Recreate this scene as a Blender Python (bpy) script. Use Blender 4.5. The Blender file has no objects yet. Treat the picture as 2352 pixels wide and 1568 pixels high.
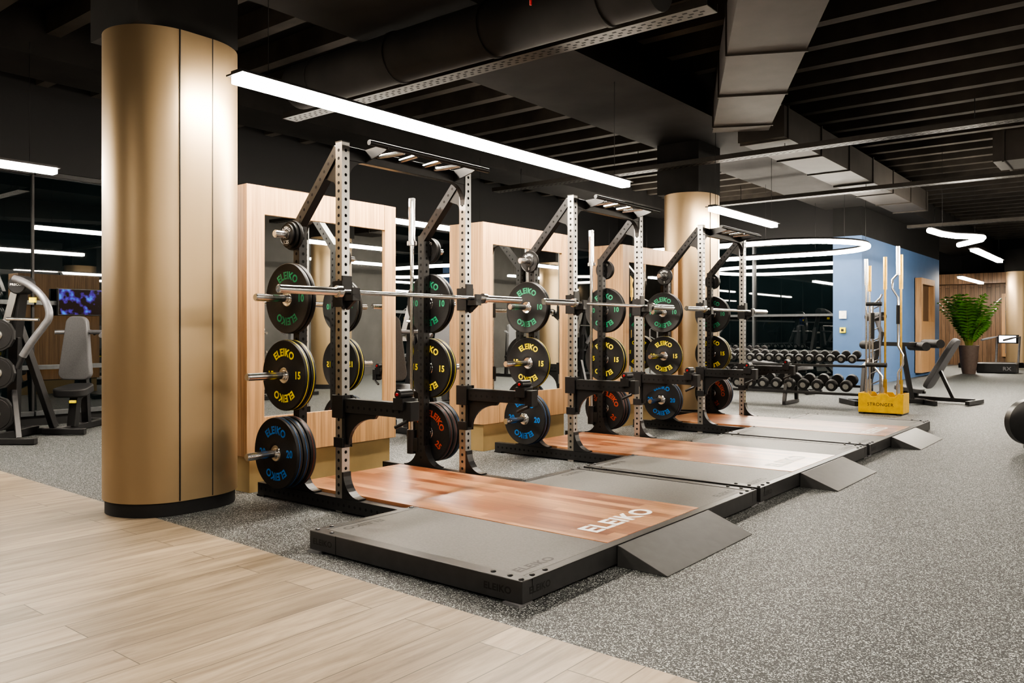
import bpy, math, random
from mathutils import Vector, Matrix
random.seed(4)
S = bpy.context.scene
COL = S.collection
try:
    S.view_settings.view_transform = 'AgX'; S.view_settings.look = 'AgX - High Contrast'
except Exception as e: print(e)

# ------------------------------------------------------------------ materials
def nt(name):
    m = bpy.data.materials.new(name); m.use_nodes = True
    n = m.node_tree.nodes; l = m.node_tree.links
    b = n['Principled BSDF']
    return m, n, l, b
def mat(name, col, rough=0.5, metal=0.0, var=0.12, scale=18.0, bump=0.0, spec=None, coat=0.0, stretch=(1,1,1)):
    m, n, l, b = nt(name)
    tc = n.new('ShaderNodeTexCoord'); mp = n.new('ShaderNodeMapping'); mp.inputs['Scale'].default_value = stretch
    no = n.new('ShaderNodeTexNoise'); no.inputs['Scale'].default_value = scale; no.inputs['Detail'].default_value = 3
    cr = n.new('ShaderNodeValToRGB')
    cr.color_ramp.elements[0].position = 0.3; cr.color_ramp.elements[1].position = 0.7
    cr.color_ramp.elements[0].color = tuple(c*(1-var) for c in col)+(1,)
    cr.color_ramp.elements[1].color = tuple(min(1, c*(1+var)) for c in col)+(1,)
    l.new(tc.outputs['Object'], mp.inputs[0]); l.new(mp.outputs[0], no.inputs['Vector'])
    l.new(no.outputs['Fac'], cr.inputs[0]); l.new(cr.outputs[0], b.inputs['Base Color'])
    b.inputs['Roughness'].default_value = rough; b.inputs['Metallic'].default_value = metal
    if spec is not None: b.inputs['Specular IOR Level'].default_value = spec
    if coat: b.inputs['Coat Weight'].default_value = coat; b.inputs['Coat Roughness'].default_value = 0.15
    if bump:
        bp = n.new('ShaderNodeBump'); bp.inputs['Strength'].default_value = bump; bp.inputs['Distance'].default_value = 0.005
        l.new(no.outputs['Fac'], bp.inputs['Height']); l.new(bp.outputs[0], b.inputs['Normal'])
    return m
def emit(name, col, st):
    m, n, l, b = nt(name)
    b.inputs['Base Color'].default_value = (0.8, 0.8, 0.8, 1)
    b.inputs['Emission Color'].default_value = col+(1,); b.inputs['Emission Strength'].default_value = st
    return m
def planks(name, c1, c2, along='Y', length=1.3, width=0.18, rough=0.45, grain=0.35, mortar=0.0015, bumpy=0.05, dark=(0.2,0.14,0.09), gs=(1.6, 22, 22), coat=0):
    m, n, l, b = nt(name)
    tc = n.new('ShaderNodeTexCoord')
    sx = n.new('ShaderNodeSeparateXYZ'); cx = n.new('ShaderNodeCombineXYZ'); l.new(tc.outputs['Object'], sx.inputs[0])
    if along == 'Y': l.new(sx.outputs[1], cx.inputs[0]); l.new(sx.outputs[0], cx.inputs[1])
    elif along == 'X': l.new(sx.outputs[0], cx.inputs[0]); l.new(sx.outputs[1], cx.inputs[1])
    else:
        a = n.new('ShaderNodeMath'); a.operation = 'ADD'; l.new(sx.outputs[0], a.inputs[0]); l.new(sx.outputs[1], a.inputs[1])
        l.new(sx.outputs[2], cx.inputs[0]); l.new(a.outputs[0], cx.inputs[1])
    br = n.new('ShaderNodeTexBrick')
    br.inputs['Scale'].default_value = 1; br.inputs['Brick Width'].default_value = length; br.inputs['Row Height'].default_value = width
    br.inputs['Mortar Size'].default_value = mortar; br.inputs['Mortar Smooth'].default_value = 0.2
    br.inputs['Color1'].default_value = c1+(1,); br.inputs['Color2'].default_value = c2+(1,); br.inputs['Mortar'].default_value = dark+(1,)
    br.offset = 0.37
    l.new(cx.outputs[0], br.inputs['Vector'])
    mp2 = n.new('ShaderNodeMapping'); mp2.inputs['Scale'].default_value = gs
    l.new(cx.outputs[0], mp2.inputs[0])
    ad = n.new('ShaderNodeVectorMath'); ad.operation = 'MULTIPLY_ADD'; ad.inputs[1].default_value = (40, 40, 40)
    l.new(br.outputs['Color'], ad.inputs[0]); l.new(mp2.outputs[0], ad.inputs[2])
    no = n.new('ShaderNodeTexNoise'); no.inputs['Scale'].default_value = 1.0; no.inputs['Detail'].default_value = 7; no.inputs['Roughness'].default_value = 0.65
    no.inputs['Distortion'].default_value = 0.7
    l.new(ad.outputs[0], no.inputs['Vector'])
    cr = n.new('ShaderNodeValToRGB'); cr.color_ramp.elements[0].position = 0.32; cr.color_ramp.elements[1].position = 0.62
    g = 1-grain
    cr.color_ramp.elements[0].color = (g, g*0.96, g*0.91, 1); cr.color_ramp.elements[1].color = (1.0, 1.0, 1.0, 1)
    l.new(no.outputs['Fac'], cr.inputs[0])
    mx = n.new('ShaderNodeMix'); mx.data_type = 'RGBA'; mx.blend_type = 'MULTIPLY'; mx.inputs[0].default_value = 1
    l.new(br.outputs['Color'], mx.inputs[6]); l.new(cr.outputs[0], mx.inputs[7]); l.new(mx.outputs[2], b.inputs['Base Color'])
    b.inputs['Roughness'].default_value = rough
    if coat: b.inputs['Coat Weight'].default_value = coat; b.inputs['Coat Roughness'].default_value = .3
    bp = n.new('ShaderNodeBump'); bp.inputs['Strength'].default_value = bumpy; bp.inputs['Distance'].default_value = 0.002
    l.new(no.outputs['Fac'], bp.inputs['Height']); l.new(bp.outputs[0], b.inputs['Normal'])
    return m
def rubber_floor():
    m, n, l, b = nt('speckled_rubber')
    tc = n.new('ShaderNodeTexCoord')
    vo = n.new('ShaderNodeTexVoronoi'); vo.inputs['Scale'].default_value = 260
    l.new(tc.outputs['Object'], vo.inputs['Vector'])
    sp = n.new('ShaderNodeSeparateColor'); l.new(vo.outputs['Color'], sp.inputs[0])
    cr = n.new('ShaderNodeValToRGB'); cr.color_ramp.interpolation = 'CONSTANT'
    e = cr.color_ramp.elements
    e[0].position = 0; e[0].color = (0.012, 0.014, 0.015, 1)
    e[1].position = 0.50; e[1].color = (0.042, 0.047, 0.049, 1)
    x = e.new(0.72); x.color = (0.135, 0.145, 0.145, 1)
    x = e.new(0.86); x.color = (0.46, 0.475, 0.46, 1)
    l.new(sp.outputs[0], cr.inputs[0])
    no = n.new('ShaderNodeTexNoise'); no.inputs['Scale'].default_value = 0.8; no.inputs['Detail'].default_value = 4
    l.new(tc.outputs['Object'], no.inputs['Vector'])
    c2 = n.new('ShaderNodeValToRGB'); c2.color_ramp.elements[0].color = (0.8, 0.8, 0.8, 1); c2.color_ramp.elements[1].color = (1.1, 1.1, 1.1, 1)
    l.new(no.outputs['Fac'], c2.inputs[0])
    mx = n.new('ShaderNodeMix'); mx.data_type = 'RGBA'; mx.blend_type = 'MULTIPLY'; mx.inputs[0].default_value = 1
    l.new(cr.outputs[0], mx.inputs[6]); l.new(c2.outputs[0], mx.inputs[7]); l.new(mx.outputs[2], b.inputs['Base Color'])
    b.inputs['Roughness'].default_value = 0.6
    bp = n.new('ShaderNodeBump'); bp.inputs['Strength'].default_value = 0.2; bp.inputs['Distance'].default_value = 0.002
    l.new(vo.outputs['Distance'], bp.inputs['Height']); l.new(bp.outputs[0], b.inputs['Normal'])
    return m
def reflection_mat():
    m, n, l, b = nt('purple_reflection')
    tc = n.new('ShaderNodeTexCoord'); no = n.new('ShaderNodeTexNoise'); no.inputs['Scale'].default_value = 11
    cr = n.new('ShaderNodeValToRGB'); e = cr.color_ramp.elements
    e[0].position = .5; e[0].color = (0.001, 0.001, 0.006, 1); e[1].position = .72; e[1].color = (0.05, 0.3, 1, 1)
    x = e.new(.6); x.color = (0.08, 0.04, 0.4, 1)
    l.new(tc.outputs['Object'], no.inputs['Vector']); l.new(no.outputs['Fac'], cr.inputs[0])
    b.inputs['Base Color'].default_value = (0.004, 0.004, 0.004, 1); b.inputs['Roughness'].default_value = .1
    l.new(cr.outputs[0], b.inputs['Emission Color']); b.inputs['Emission Strength'].default_value = 0.8  # emission imitates a screen mirrored in the glass
    return m

M = {}
M['black'] = mat('black_powder_coat', (0.016, 0.016, 0.017), 0.36)
M['blackmatte'] = mat('matte_black', (0.010, 0.010, 0.011), 0.6)
M['hole'] = mat('hole_black', (0.003, 0.003, 0.003), 0.9)
M['steel'] = mat('brushed_steel', (0.50, 0.49, 0.47), 0.33, 1.0, 0.08, 30, stretch=(1, 1, 0.1))
M['chrome'] = mat('chrome', (0.78, 0.77, 0.76), 0.2, 1.0, 0.04)
M['plate'] = mat('plate_rubber', (0.012, 0.012, 0.013), 0.5, bump=0.1, scale=120)
M['mat'] = mat('platform_rubber', (0.085, 0.082, 0.078), 0.5, bump=0.15, scale=90, var=0.2)
M['matdark'] = mat('embossed_rubber', (0.005, 0.005, 0.005), 0.5)
M['frame'] = mat('platform_steel', (0.026, 0.026, 0.027), 0.40, var=0.15)
M['ramp'] = mat('ramp_steel', (0.06, 0.06, 0.06), 0.45, var=0.1)
M['bronze'] = mat('bronze_cladding', (0.36, 0.27, 0.17), 0.44, 0.75, 0.05, 3, stretch=(1, 1, 0.15))
M['brass'] = mat('brass_plinth', (0.42, 0.31, 0.16), 0.4, 0.6, 0.06, 6)
M['cabwood'] = planks('cabinet_oak', (0.46, 0.28, 0.145), (0.41, 0.245, 0.125), 'Z', 4.0, 0.9, 0.5, 0.5, 0.0, 0.02, gs=(0.9, 38, 38))
M['mirror'] = mat('mirror_silver', (0.92, 0.94, 0.92), 0.008, 1.0, 0.005)
M['oakfloor'] = planks('oak_floor', (0.36, 0.285, 0.205), (0.26, 0.203, 0.145), 'Y', 1.35, 0.19, 0.44, 0.5, 0.0022, 0.06, (0.09, 0.07, 0.05), gs=(1.7, 17, 17))
M['rubber'] = rubber_floor()
M['padwood'] = planks('platform_oak', (0.62, 0.33, 0.175), (0.26, 0.085, 0.038), 'X', 0.55, 0.075, 0.30, 0.45, 0.0006, 0.02, (0.2, 0.08, 0.04), coat=.6)
M['white'] = mat('white_print', (0.80, 0.79, 0.76), 0.5)
M['yellow'] = mat('yellow_print', (0.80, 0.66, 0.01), 0.5)
M['green'] = mat('green_print', (0.02, 0.26, 0.13), 0.5)
M['blue'] = mat('blue_print', (0.01, 0.16, 0.50), 0.5)
M['red'] = mat('red_print', (0.36, 0.06, 0.03), 0.5)
M['redknob'] = mat('red_plastic', (0.4, 0.01, 0.01), 0.35)
M['bluewall'] = mat('blue_paint', (0.068, 0.13, 0.25), 0.65, var=0.04, scale=4)
M['gold'] = mat('golden_paint', (0.60, 0.37, 0.03), 0.4, 0.2)
M['goldmetal'] = mat('gold_metal', (0.75, 0.50, 0.15), 0.3, 1.0)
M['gray'] = mat('gray_upholstery', (0.085, 0.085, 0.09), 0.55, bump=0.1, scale=80)
M['grayframe'] = mat('gray_tube', (0.18, 0.18, 0.19), 0.35, 0.4)
M['ceil'] = mat('black_ceiling', (0.004, 0.004, 0.004), 0.9, var=0.3, scale=3)
M['rib'] = mat('painted_rib', (0.042, 0.036, 0.030), 0.8, var=0.3, scale=3)
M['beam'] = mat('dark_concrete', (0.010, 0.0092, 0.0085), 0.85, var=0.4, scale=3, bump=0.2)
M['duct'] = mat('dark_duct', (0.036, 0.031, 0.027), 0.65, 0.1, 0.15, 4)
M['tray'] = mat('tray_steel', (0.042, 0.038, 0.033), 0.5, 0.3)
M['wall'] = mat('charcoal_wall', (0.004, 0.004, 0.0045), 0.8, var=0.1, scale=3)
M['wallgray'] = mat('gray_wall', (0.06, 0.058, 0.055), 0.7, var=0.15, scale=2)
M['walnut'] = planks('walnut_slats', (0.17, 0.105, 0.062), (0.13, 0.08, 0.046), 'Z', 4.0, 0.12, 0.5, 0.4, 0.006, 0.1, (0.03, 0.018, 0.012))
M['glass'] = mat('night_glass', (0.003, 0.006, 0.007), 0.012, 0.0, 0.2, 2)
M['glass'].node_tree.nodes['Principled BSDF'].inputs['IOR'].default_value = 2.2
M['mull'] = mat('window_mullion', (0.07, 0.075, 0.08), 0.4, 0.3)
LC = (1.0, 0.905, 0.775)
M['lamp'] = emit('lamp_diffuser', LC, 170)
M['lampfill'] = emit('fill_lamp_diffuser', LC, 82)  # weaker glow for the unseen fill pendants
M['lampring'] = emit('ring_diffuser', LC, 105)
M['screen'] = reflection_mat()
M['whitescreen'] = emit('white_screen', (0.9, 0.95, 1.0), 4)
M['leaf'] = mat('palm_leaf', (0.06, 0.17, 0.02), 0.4, var=0.5, scale=6)
M['stem'] = mat('palm_stem', (0.14, 0.17, 0.03), 0.6)
M['pot'] = mat('brown_pot', (0.09, 0.065, 0.055), 0.4)
M['soil'] = mat('soil', (0.03, 0.02, 0.012), 0.9)

# ------------------------------------------------------------------ builder
class B:
    def __init__(s): s.v = []; s.f = []; s.m = []; s.s = []
    def add(s, vs, fs, m=0, sm=False):
        o = len(s.v); s.v += [tuple(v) for v in vs]
        for f in fs: s.f.append(tuple(o+i for i in f)); s.m.append(m); s.s.append(sm)
        return s
    def box(s, x0, x1, y0, y1, z0, z1, m=0):
        vs = [(x, y, z) for z in (z0, z1) for y in (y0, y1) for x in (x0, x1)]
        return s.add(vs, [(0,2,3,1),(4,5,7,6),(0,1,5,4),(2,6,7,3),(0,4,6,2),(1,3,7,5)], m)
    def beam(s, p0, p1, w, h, m=0, up=(0,0,1)):
        p0 = Vector(p0); p1 = Vector(p1); d = (p1-p0).normalized(); u = Vector(up)
        if abs(d.dot(u)) > 0.99: u = Vector((0, 1, 0))
        r = d.cross(u).normalized(); u = r.cross(d)
        vs = []
        for p in (p0, p1):
            for a, b in ((-1,-1),(1,-1),(1,1),(-1,1)): vs.append(p+r*a*w/2+u*b*h/2)
        return s.add(vs, [(3,2,1,0),(4,5,6,7),(0,1,5,4),(1,2,6,5),(2,3,7,6),(3,0,4,7)], m)
    def tube(s, pts, r, n=10, closed=False, m=0, rs=None):
        pts = [Vector(p) for p in pts]; N = len(pts); vs = []; prev = None
        for i, p in enumerate(pts):
            if closed: t = (pts[(i+1) % N]-pts[i-1]).normalized()
            else: t = (pts[min(i+1, N-1)]-pts[max(i-1, 0)]).normalized()
            if prev is None:
                a = Vector((0,0,1)) if abs(t.z) < 0.9 else Vector((1,0,0))
                u = t.cross(a).normalized()
            else: u = (prev - t*prev.dot(t)).normalized()
            prev = u; w = t.cross(u); rr = rs[i] if rs else r
            for k in range(n):
                an = 2*math.pi*k/n; vs.append(p+u*rr*math.cos(an)+w*rr*math.sin(an))
        fs = []
        for i in range(N if closed else N-1):
            j = (i+1) % N
            for k in range(n): fs.append((i*n+k, i*n+(k+1) % n, j*n+(k+1) % n, j*n+k))
        s.add(vs, fs, m, True)
        if not closed:
            s.add(vs[:n], [tuple(range(n))[::-1]], m); s.add(vs[-n:], [tuple(range(n))], m)
        return s
    def lathe(s, prof, n=40, axis='Z', m=0, c=(0,0,0), closed=False, sm=True):
        vs = []; P = len(prof)
        for r, h in prof:
            for k in range(n):
                a = 2*math.pi*k/n; x = r*math.cos(a); y = r*math.sin(a)
                if axis == 'Z': q = (x, y, h)
                elif axis == 'Y': q = (x, h, -y)
                else: q = (h, x, y)
                vs.append((q[0]+c[0], q[1]+c[1], q[2]+c[2]))
        fs = []
        for i in range(P if closed else P-1):
            j = (i+1) % P
            for k in range(n): fs.append((i*n+k, i*n+(k+1) % n, j*n+(k+1) % n, j*n+k))
        s.add(vs, fs, m, sm)
        return s
    def prism(s, poly, a0, a1, plane='XZ', m=0, sm=False):
        n = len(poly); vs = []
        for a in (a0, a1):
            for p, q in poly:
                vs.append((p, a, q) if plane == 'XZ' else ((p, q, a) if plane == 'XY' else (a, p, q)))
        s.add(vs, [tuple(range(n)), tuple(range(n, 2*n))[::-1]], m)
        s.add(vs, [(i, n+i, n+(i+1) % n, (i+1) % n) for i in range(n)], m, sm)
        return s
    def mesh(s, name, mats):
        me = bpy.data.meshes.new(name); me.from_pydata(s.v, [], s.f)
        for k in mats: me.materials.append(M[k])
        me.polygons.foreach_set('material_index', s.m); me.polygons.foreach_set('use_smooth', s.s)
        import bmesh
        bm = bmesh.new(); bm.from_mesh(me); bmesh.ops.remove_doubles(bm, verts=bm.verts, dist=1e-6)
        bmesh.ops.recalc_face_normals(bm, faces=bm.faces)
        for e in bm.edges:
            if len(e.link_faces) == 2 and e.calc_face_angle(0) > 0.7: e.smooth = False
        bm.to_mesh(me); bm.free()
        return me

def root(name, label, cat, loc=(0,0,0), rz=0, group=None, kind=None):
    o = bpy.data.objects.new(name, None); o.empty_display_size = 0.1
    o.location = loc; o.rotation_euler = (0, 0, rz); COL.objects.link(o)
    o['label'] = label; o['category'] = cat
    if group: o['group'] = group
    if kind: o['kind'] = kind
    return o
def part(par, name, b, mats, bevel=0, label=None, loc=None, rot=None):
    me = b.mesh(name, mats) if isinstance(b, B) else b
    o = bpy.data.objects.new(name, me); COL.objects.link(o)
    if par: o.parent = par
    if loc: o.location = loc
    if rot: o.rotation_euler = rot
    if label: o['label'] = label
    if bevel:
        md = o.modifiers.new('bevel', 'BEVEL'); md.width = bevel; md.segments = 2; md.limit_method = 'ANGLE'; md.angle_limit = 0.7
    return o
def single(name, b, mats, label, cat, bevel=0, kind=None, loc=None, group=None):
    o = part(None, name, b, mats, bevel, loc=loc)
    o['label'] = label; o['category'] = cat
    if kind: o['kind'] = kind
    if group: o['group'] = group
    return o
def copy_tree(o, loc=None, rot=None, parent=None):
    c = o.copy(); COL.objects.link(c)
    if parent is not None: c.parent = parent
    if loc is not None: c.location = loc
    if rot is not None: c.rotation_euler = rot
    for ch in list(o.children): copy_tree(ch, parent=c)
    return c

# ------------------------------------------------------------------ lettering
_tc = {}
def text_geo(s, size, wide=1.25, bold=0.025):
    key = (s, size, wide, bold)
    if key in _tc: return _tc[key]
    cu = bpy.data.curves.new('t', 'FONT'); cu.body = s; cu.size = size; cu.offset = bold*size
    cu.align_x = 'CENTER'; cu.align_y = 'CENTER'; cu.resolution_u = 3; cu.space_character = 1.06
    o = bpy.data.objects.new('t', cu); COL.objects.link(o)
    dg = bpy.context.evaluated_depsgraph_get()
    me = bpy.data.meshes.new_from_object(o.evaluated_get(dg))
    vs = [(v.co.x*wide, v.co.y) for v in me.vertices]; fs = [tuple(p.vertices) for p in me.polygons]
    bpy.data.objects.remove(o); bpy.data.curves.remove(cu); bpy.data.meshes.remove(me)
    _tc[key] = (vs, fs); return _tc[key]
def put_text(b, s, size, org, xd, yd, wide=1.25, bold=0.025, m=0, arc=None, rot=0):
    vs, fs = text_geo(s, size, wide, bold)
    org = Vector(org); xd = Vector(xd); yd = Vector(yd); out = []
    for x, y in vs:
        if arc: t = x/arc; x, y = (arc+y)*math.sin(t), (arc+y)*math.cos(t)
        if rot: x, y = x*math.cos(rot)-y*math.sin(rot), x*math.sin(rot)+y*math.cos(rot)
        out.append(org+xd*x+yd*y)
    b.add(out, fs, m)

# ================================================================== SETTING
def structure(name, b, mats, label):
    o = part(None, name, b, mats); o['kind'] = 'structure'; o['label'] = label; o['category'] = name.split('_')[0].split('.')[0]; return o
XW = -10.3
b = B(); b.add([(XW, 2.60, 0), (-1.14, 2.38, 0), (6, 2.21, 0), (6, 30, 0), (XW, 30, 0)], [(0,1,2,3,4)])
b.add([(XW, 2.60, -.1), (6, 2.21, -.1), (6, 30, -.1), (XW, 30, -.1)], [(3,2,1,0)])
structure('floor', b, ['rubber'], 'gray speckled rubber gym flooring')
b = B(); b.add([(XW, -5, 0), (6, -5, 0), (6, 2.21, 0), (-1.14, 2.38, 0), (XW, 2.60, 0)], [(0,1,2,3,4)])
b.add([(XW, -5, -.1), (6, -5, -.1), (6, 2.21, -.1), (XW, 2.60, -.1)], [(3,2,1,0)])
structure('floor.001', b, ['oakfloor'], 'light oak plank flooring beside the rubber')
ZC = 4.2
b = B(); b.box(XW-.1, 6.1, -5.1, 30.1, ZC, ZC+.1, 0)
y = -1.0
while y < 29.5:
    b.box(-4.04, 5.9, y, y+.13, ZC-.22, ZC, 1); b.box(XW+.05, -5.37, y, y+.13, ZC-.22, ZC, 1); y += 0.62
b.box(-5.36, -4.05, -5, 30, 3.6, ZC, 2); b.box(2.35, 3.65, -5, 30, 3.6, ZC, 2); b.box(-9.2, -8.4, -5, 30, 3.75, ZC, 2)
structure('ceiling', b, ['ceil', 'rib', 'beam'], 'black exposed ceiling with ribs and deep beams')
b = B(); b.box(6, 6.1, -5.1, 30.1, -.1, ZC); structure('wall_right', b, ['wallgray'], 'gray painted wall')
b = B(); b.box(XW-.1, 6.1, -5.1, -5, -.1, ZC); structure('wall_front', b, ['wallgray'], 'gray painted wall')
b = B(); b.box(XW, 6, 30, 30.1, -.1, 2.75, 0); b.box(XW, 6, 30, 30.1, 2.75, ZC, 1); b.box(XW, 6, 29.4, 30, 2.62, 2.95, 2)
structure('wall_back', b, ['walnut', 'wall', 'walnut'], 'walnut slatted wall with a dark bulkhead')
b = B(); b.box(XW-.1, XW, -5.1, 30.1, 3.0, ZC); b.box(XW-.1, XW, -5.1, 30.1, -.1, .12); b.box(XW-.1, XW, -5.1, -4.8, .12, 3.0); b.box(XW-.1, XW, 17.1, 30.1, .12, 3.0)
structure('wall_left', b, ['wall'], 'dark wall framing the tall windows')
def window(name, glassb, frameb, label):
    r = root(name, label, 'window', kind='structure')
    part(r, 'glass', glassb, ['glass']); part(r, 'frame', frameb, ['mull', 'blackmatte'])
n = 1; y = -4.8
while y < 17:
    y1 = y+2.19
    g = B().box(XW-.06, XW-.04, y+.01, y1-.01, .14, 2.98)
    f = B(); f.box(XW-.05, XW-.02, y, y+.012, .12, 3.0, 1); f.box(XW-.05, XW-.02, y1-.012, y1, .12, 3.0, 1)
    for z in (.12, .66, 1.42, 2.94): f.box(XW-.05, XW+.03, y+.012, y1-.012, z, z+.05, 1 if z > 2 else 0)
    window('window_%d' % n, g, f, 'tall dark night window with gray horizontal mullions'); n += 1; y = y1
b = B(); b.box(XW, -5.18, 17.1, 17.2, 3.0, ZC); b.box(XW, -5.18, 17.1, 17.2, -.1, .12); structure('wall_partition', b, ['wall'], 'dark wall framing the glazing behind the dumbbells')
for i in range(3):
    x0 = XW+i*1.7066; x1 = x0+1.7066
    g = B().box(x0+.01, x1-.01, 17.14, 17.16, .14, 2.98)
    f = B(); f.box(x0, x0+.02, 17.07, 17.15, .12, 3.0); f.box(x1-.02, x1, 17.07, 17.15, .12, 3.0)
    for z in (.12, .66, 1.42, 2.94): f.box(x0+.02, x1-.02, 17.07, 17.15, z, z+.05, 1 if z > 2 else 0)
    window('window_%d' % n, g, f, 'dark glazed panel reflecting the gym lights'); n += 1
b = B(); b.box(-5.18, -4.62, 17, 24.3, 0, 3.02, 0); b.box(-5.18, -4.62, 17, 24.3, 3.02, ZC, 1)
structure('wall_blue', b, ['bluewall', 'ceil'], 'matte blue painted wall')
b = B(); b.box(-5.19, -4.60, 16.985, 24.31, 0, .1); structure('baseboard_blue', b, ['bluewall'], 'blue painted baseboard')
r = root('wall_niche', 'oak panel with recessed niche on the blue wall', 'niche', (-4.6, 22.2, 0))
b = B(); b.box(.001, .14, -.75, -.6, .1, 2.4); b.box(.001, .14, .6, .75, .1, 2.4); b.box(.001, .14, -.6, .6, 2.25, 2.4); b.box(.001, .14, -.6, .6, .1, 1.35)
part(r, 'panel', b, ['cabwood']); part(r, 'niche_back', B().box(.001, .02, -.6, .6, 1.35, 2.25), ['walnut'])
r = root('wall_switch', 'white square wall control panel', 'switch', (-4.98, 16.985, 1.44))
part(r, 'cover', B().box(-.07, .07, -.02, .015, -.08, .08), ['white'], .005)
part(r, 'button', B().box(-.03, .03, -.026, -.018, -.03, .03), ['white'], .002)
r = root('alarm_call_point', 'small yellow square call point on blue wall', 'alarm', (-4.98, 16.985, 1.13))
part(r, 'cover', B().box(-.055, .055, -.03, .015, -.055, .055), ['yellow'], .005)
part(r, 'button', B().box(-.025, .025, -.036, -.028, -.025, .025), ['black'], .002)

# ================================================================== CEILING SERVICES
def duct(name, pts, w, h, z, label, rings=1.2):
    r = root(name, label, 'air duct', (pts[0][0], pts[0][1], z))
    o = Vector((pts[0][0], pts[0][1], 0)); body = B()
    for i in range(len(pts)-1):
        p = Vector((*pts[i], 0))-o; q = Vector((*pts[i+1], 0))-o
        body.beam(p+Vector((0,0,h/2)), q+Vector((0,0,h/2)), w, h)
        L = (q-p).length; d = (q-p)/L; k = 0.1
        while k < L:
            c = p+d*k+Vector((0,0,h/2)); part(r, 'flange', B().beam(c, c+d*.025, w+.03, h+.03), ['duct']); k += rings
    part(r, 'duct_body', body, ['duct'])
    return r
duct('air_duct', [(-1.9, 5.3), (-3.72, 8.85)], .62, .42, 3.38, 'gray rectangular sheet metal air duct')
duct('air_duct.001', [(-3.66, 9.3), (-3.66, 16.8)], .56, .36, 3.36, 'long gray rectangular sheet metal air duct')
duct('air_duct.002', [(-1.6, 11.9), (4.0, 11.9)], .7, .36, 3.2, 'gray rectangular branch air duct')
r = root('round_duct', 'dark round ventilation duct above cable tray', 'air duct', (-6.2, 4.65, 3.36))
part(r, 'duct_body', B().tube([(0, 0, .0), (3.7, 0, .0)], .2, 28), ['beam'])
for k in range(4): part(r, 'flange', B().tube([(.3+k, 0, 0), (.33+k, 0, 0)], .21, 28), ['beam'])
def tray(y, x0, x1, z, w=.16):
    r = root('cable_tray', 'perforated steel cable tray hung under ceiling', 'cable tray', ((x0+x1)/2, y, z), group='ceiling cable trays')
    L = (x1-x0)/2
    b = B(); b.box(-L, L, -w/2, w/2, 0, .006); b.box(-L, L, -w/2, -w/2+.005, .006, .06); b.box(-L, L, w/2-.005, w/2, .006, .06)
    x = -L+.05
    while x < L-.1:
        for (a0, a1, c0, c1) in ((x, x+.035, -.05, -.03), (x, x+.035, .03, .05), (x+.03, x+.065, -.01, .01)):
            b.add([(a0, c0, -.001), (a1, c0, -.001), (a1, c1, -.001), (a0, c1, -.001)], [(3, 2, 1, 0)], 1)
        x += .08
    part(r, 'channel', b, ['tray', 'hole'])
    x = -L+.5
    while x < L: part(r, 'hanger_rod', B().tube([(x, 0, .006), (x, 0, ZC-.65-z)], .005, 6), ['blackmatte']); x += 2.0
tray(5.12, -7, -2.35, 3.28, .17); tray(9.65, -8, 4, 3.25, .17); tray(13.1, -6, 4, 3.25); tray(18, -4.0, 4, 3.2)
single('sprinkler_pipe', B().tube([(-3.3, 4.35, 3.3), (-3.3, 4.35, 4.15)], .008, 8), ['redknob'], 'thin red pipe hanging from ceiling', 'pipe')

def pendant(x, y0, y1, mt='lamp', z=2.6):
    r = root('pendant_light', 'long slim glowing linear pendant light', 'light', (x, (y0+y1)/2, z), group='linear pendant lights')
    L = (y1-y0)/2
    part(r, 'housing', B().box(-.085, .085, -L-.01, L+.01, .022, .032).box(-.05, .05, -L, L, .032, .05), ['black'])
    part(r, 'diffuser', B().box(-.052, .052, -L+.003, L-.003, -.026, .0215), [mt], .008)
    for k in (-.9, .9): part(r, 'cable', B().tube([(0, L*k, .05), (0, L*k, ZC-z-.45)], .0025, 6), ['blackmatte'])
pendant(-4.25, 2.73, 7.21)
pendant(-4.25, 9.25, 11.3)
pendant(-8.07, -1.2, 3.29)
pendant(-8.07, 4.85, 9.6)
SF = 'lampfill'
pendant(-4.25, -4.2, -0.6, SF); pendant(-0.6, -2.0, 2.9, SF); pendant(1.3, 2.0, 6.5, SF); pendant(1.3, 8.0, 12.5, SF); pendant(3.9, 4, 8.5, SF); pendant(3.9, 10.5, 15, SF)  # all out of view, added to light the floor and fill the mirrors
pendant(-2.65, 16.9, 20.1); pendant(-4.3, 25.3, 28.9); pendant(1.3, 14, 18.5); pendant(1.3, 20, 24.5); pendant(-7.5, 26, 29, SF); pendant(3.9, 17, 21, SF)  # first two hang in view; the rest are unseen, added for fill
def ringlight(cx, cy, hx, R, label):
    r = root('ring_light', label, 'light', (cx, cy, 2.6))
    pts = []
    for k in range(25): a = -math.pi/2+math.pi*k/24; pts.append((hx+R*math.cos(a), R*math.sin(a), 0))
    for k in range(25): a = math.pi/2+math.pi*k/24; pts.append((-hx+R*math.cos(a), R*math.sin(a), 0))
    part(r, 'diffuser', B().tube(pts, .04, 10, True), ['lampring'])
    part(r, 'housing', B().tube([(p[0], p[1], .045) for p in pts], .025, 8, True), ['black'])
    for p in pts[::8]: part(r, 'cable', B().tube([(p[0], p[1], .05), (p[0], p[1], .99)], .0025, 6), ['blackmatte'])
ringlight(-6.4, 14.7, 1.2, 1.27, 'oval glowing loop pendant light')
r = root('hook_light', 'hook shaped glowing pendant light', 'light', (-2.6, 14.2, 2.6))
pts = [(-.05, -.95, 0), (0, -.3, 0), (.12, .1, 0), (.32, .35, 0), (.42, .6, 0), (.35, .9, 0), (.1, 1.3, 0), (-.1, 1.6, 0)]
part(r, 'diffuser', B().tube(pts, .04, 10), ['lampring']); part(r, 'housing', B().tube([(p[0], p[1], .045) for p in pts], .025, 8), ['black'])
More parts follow.
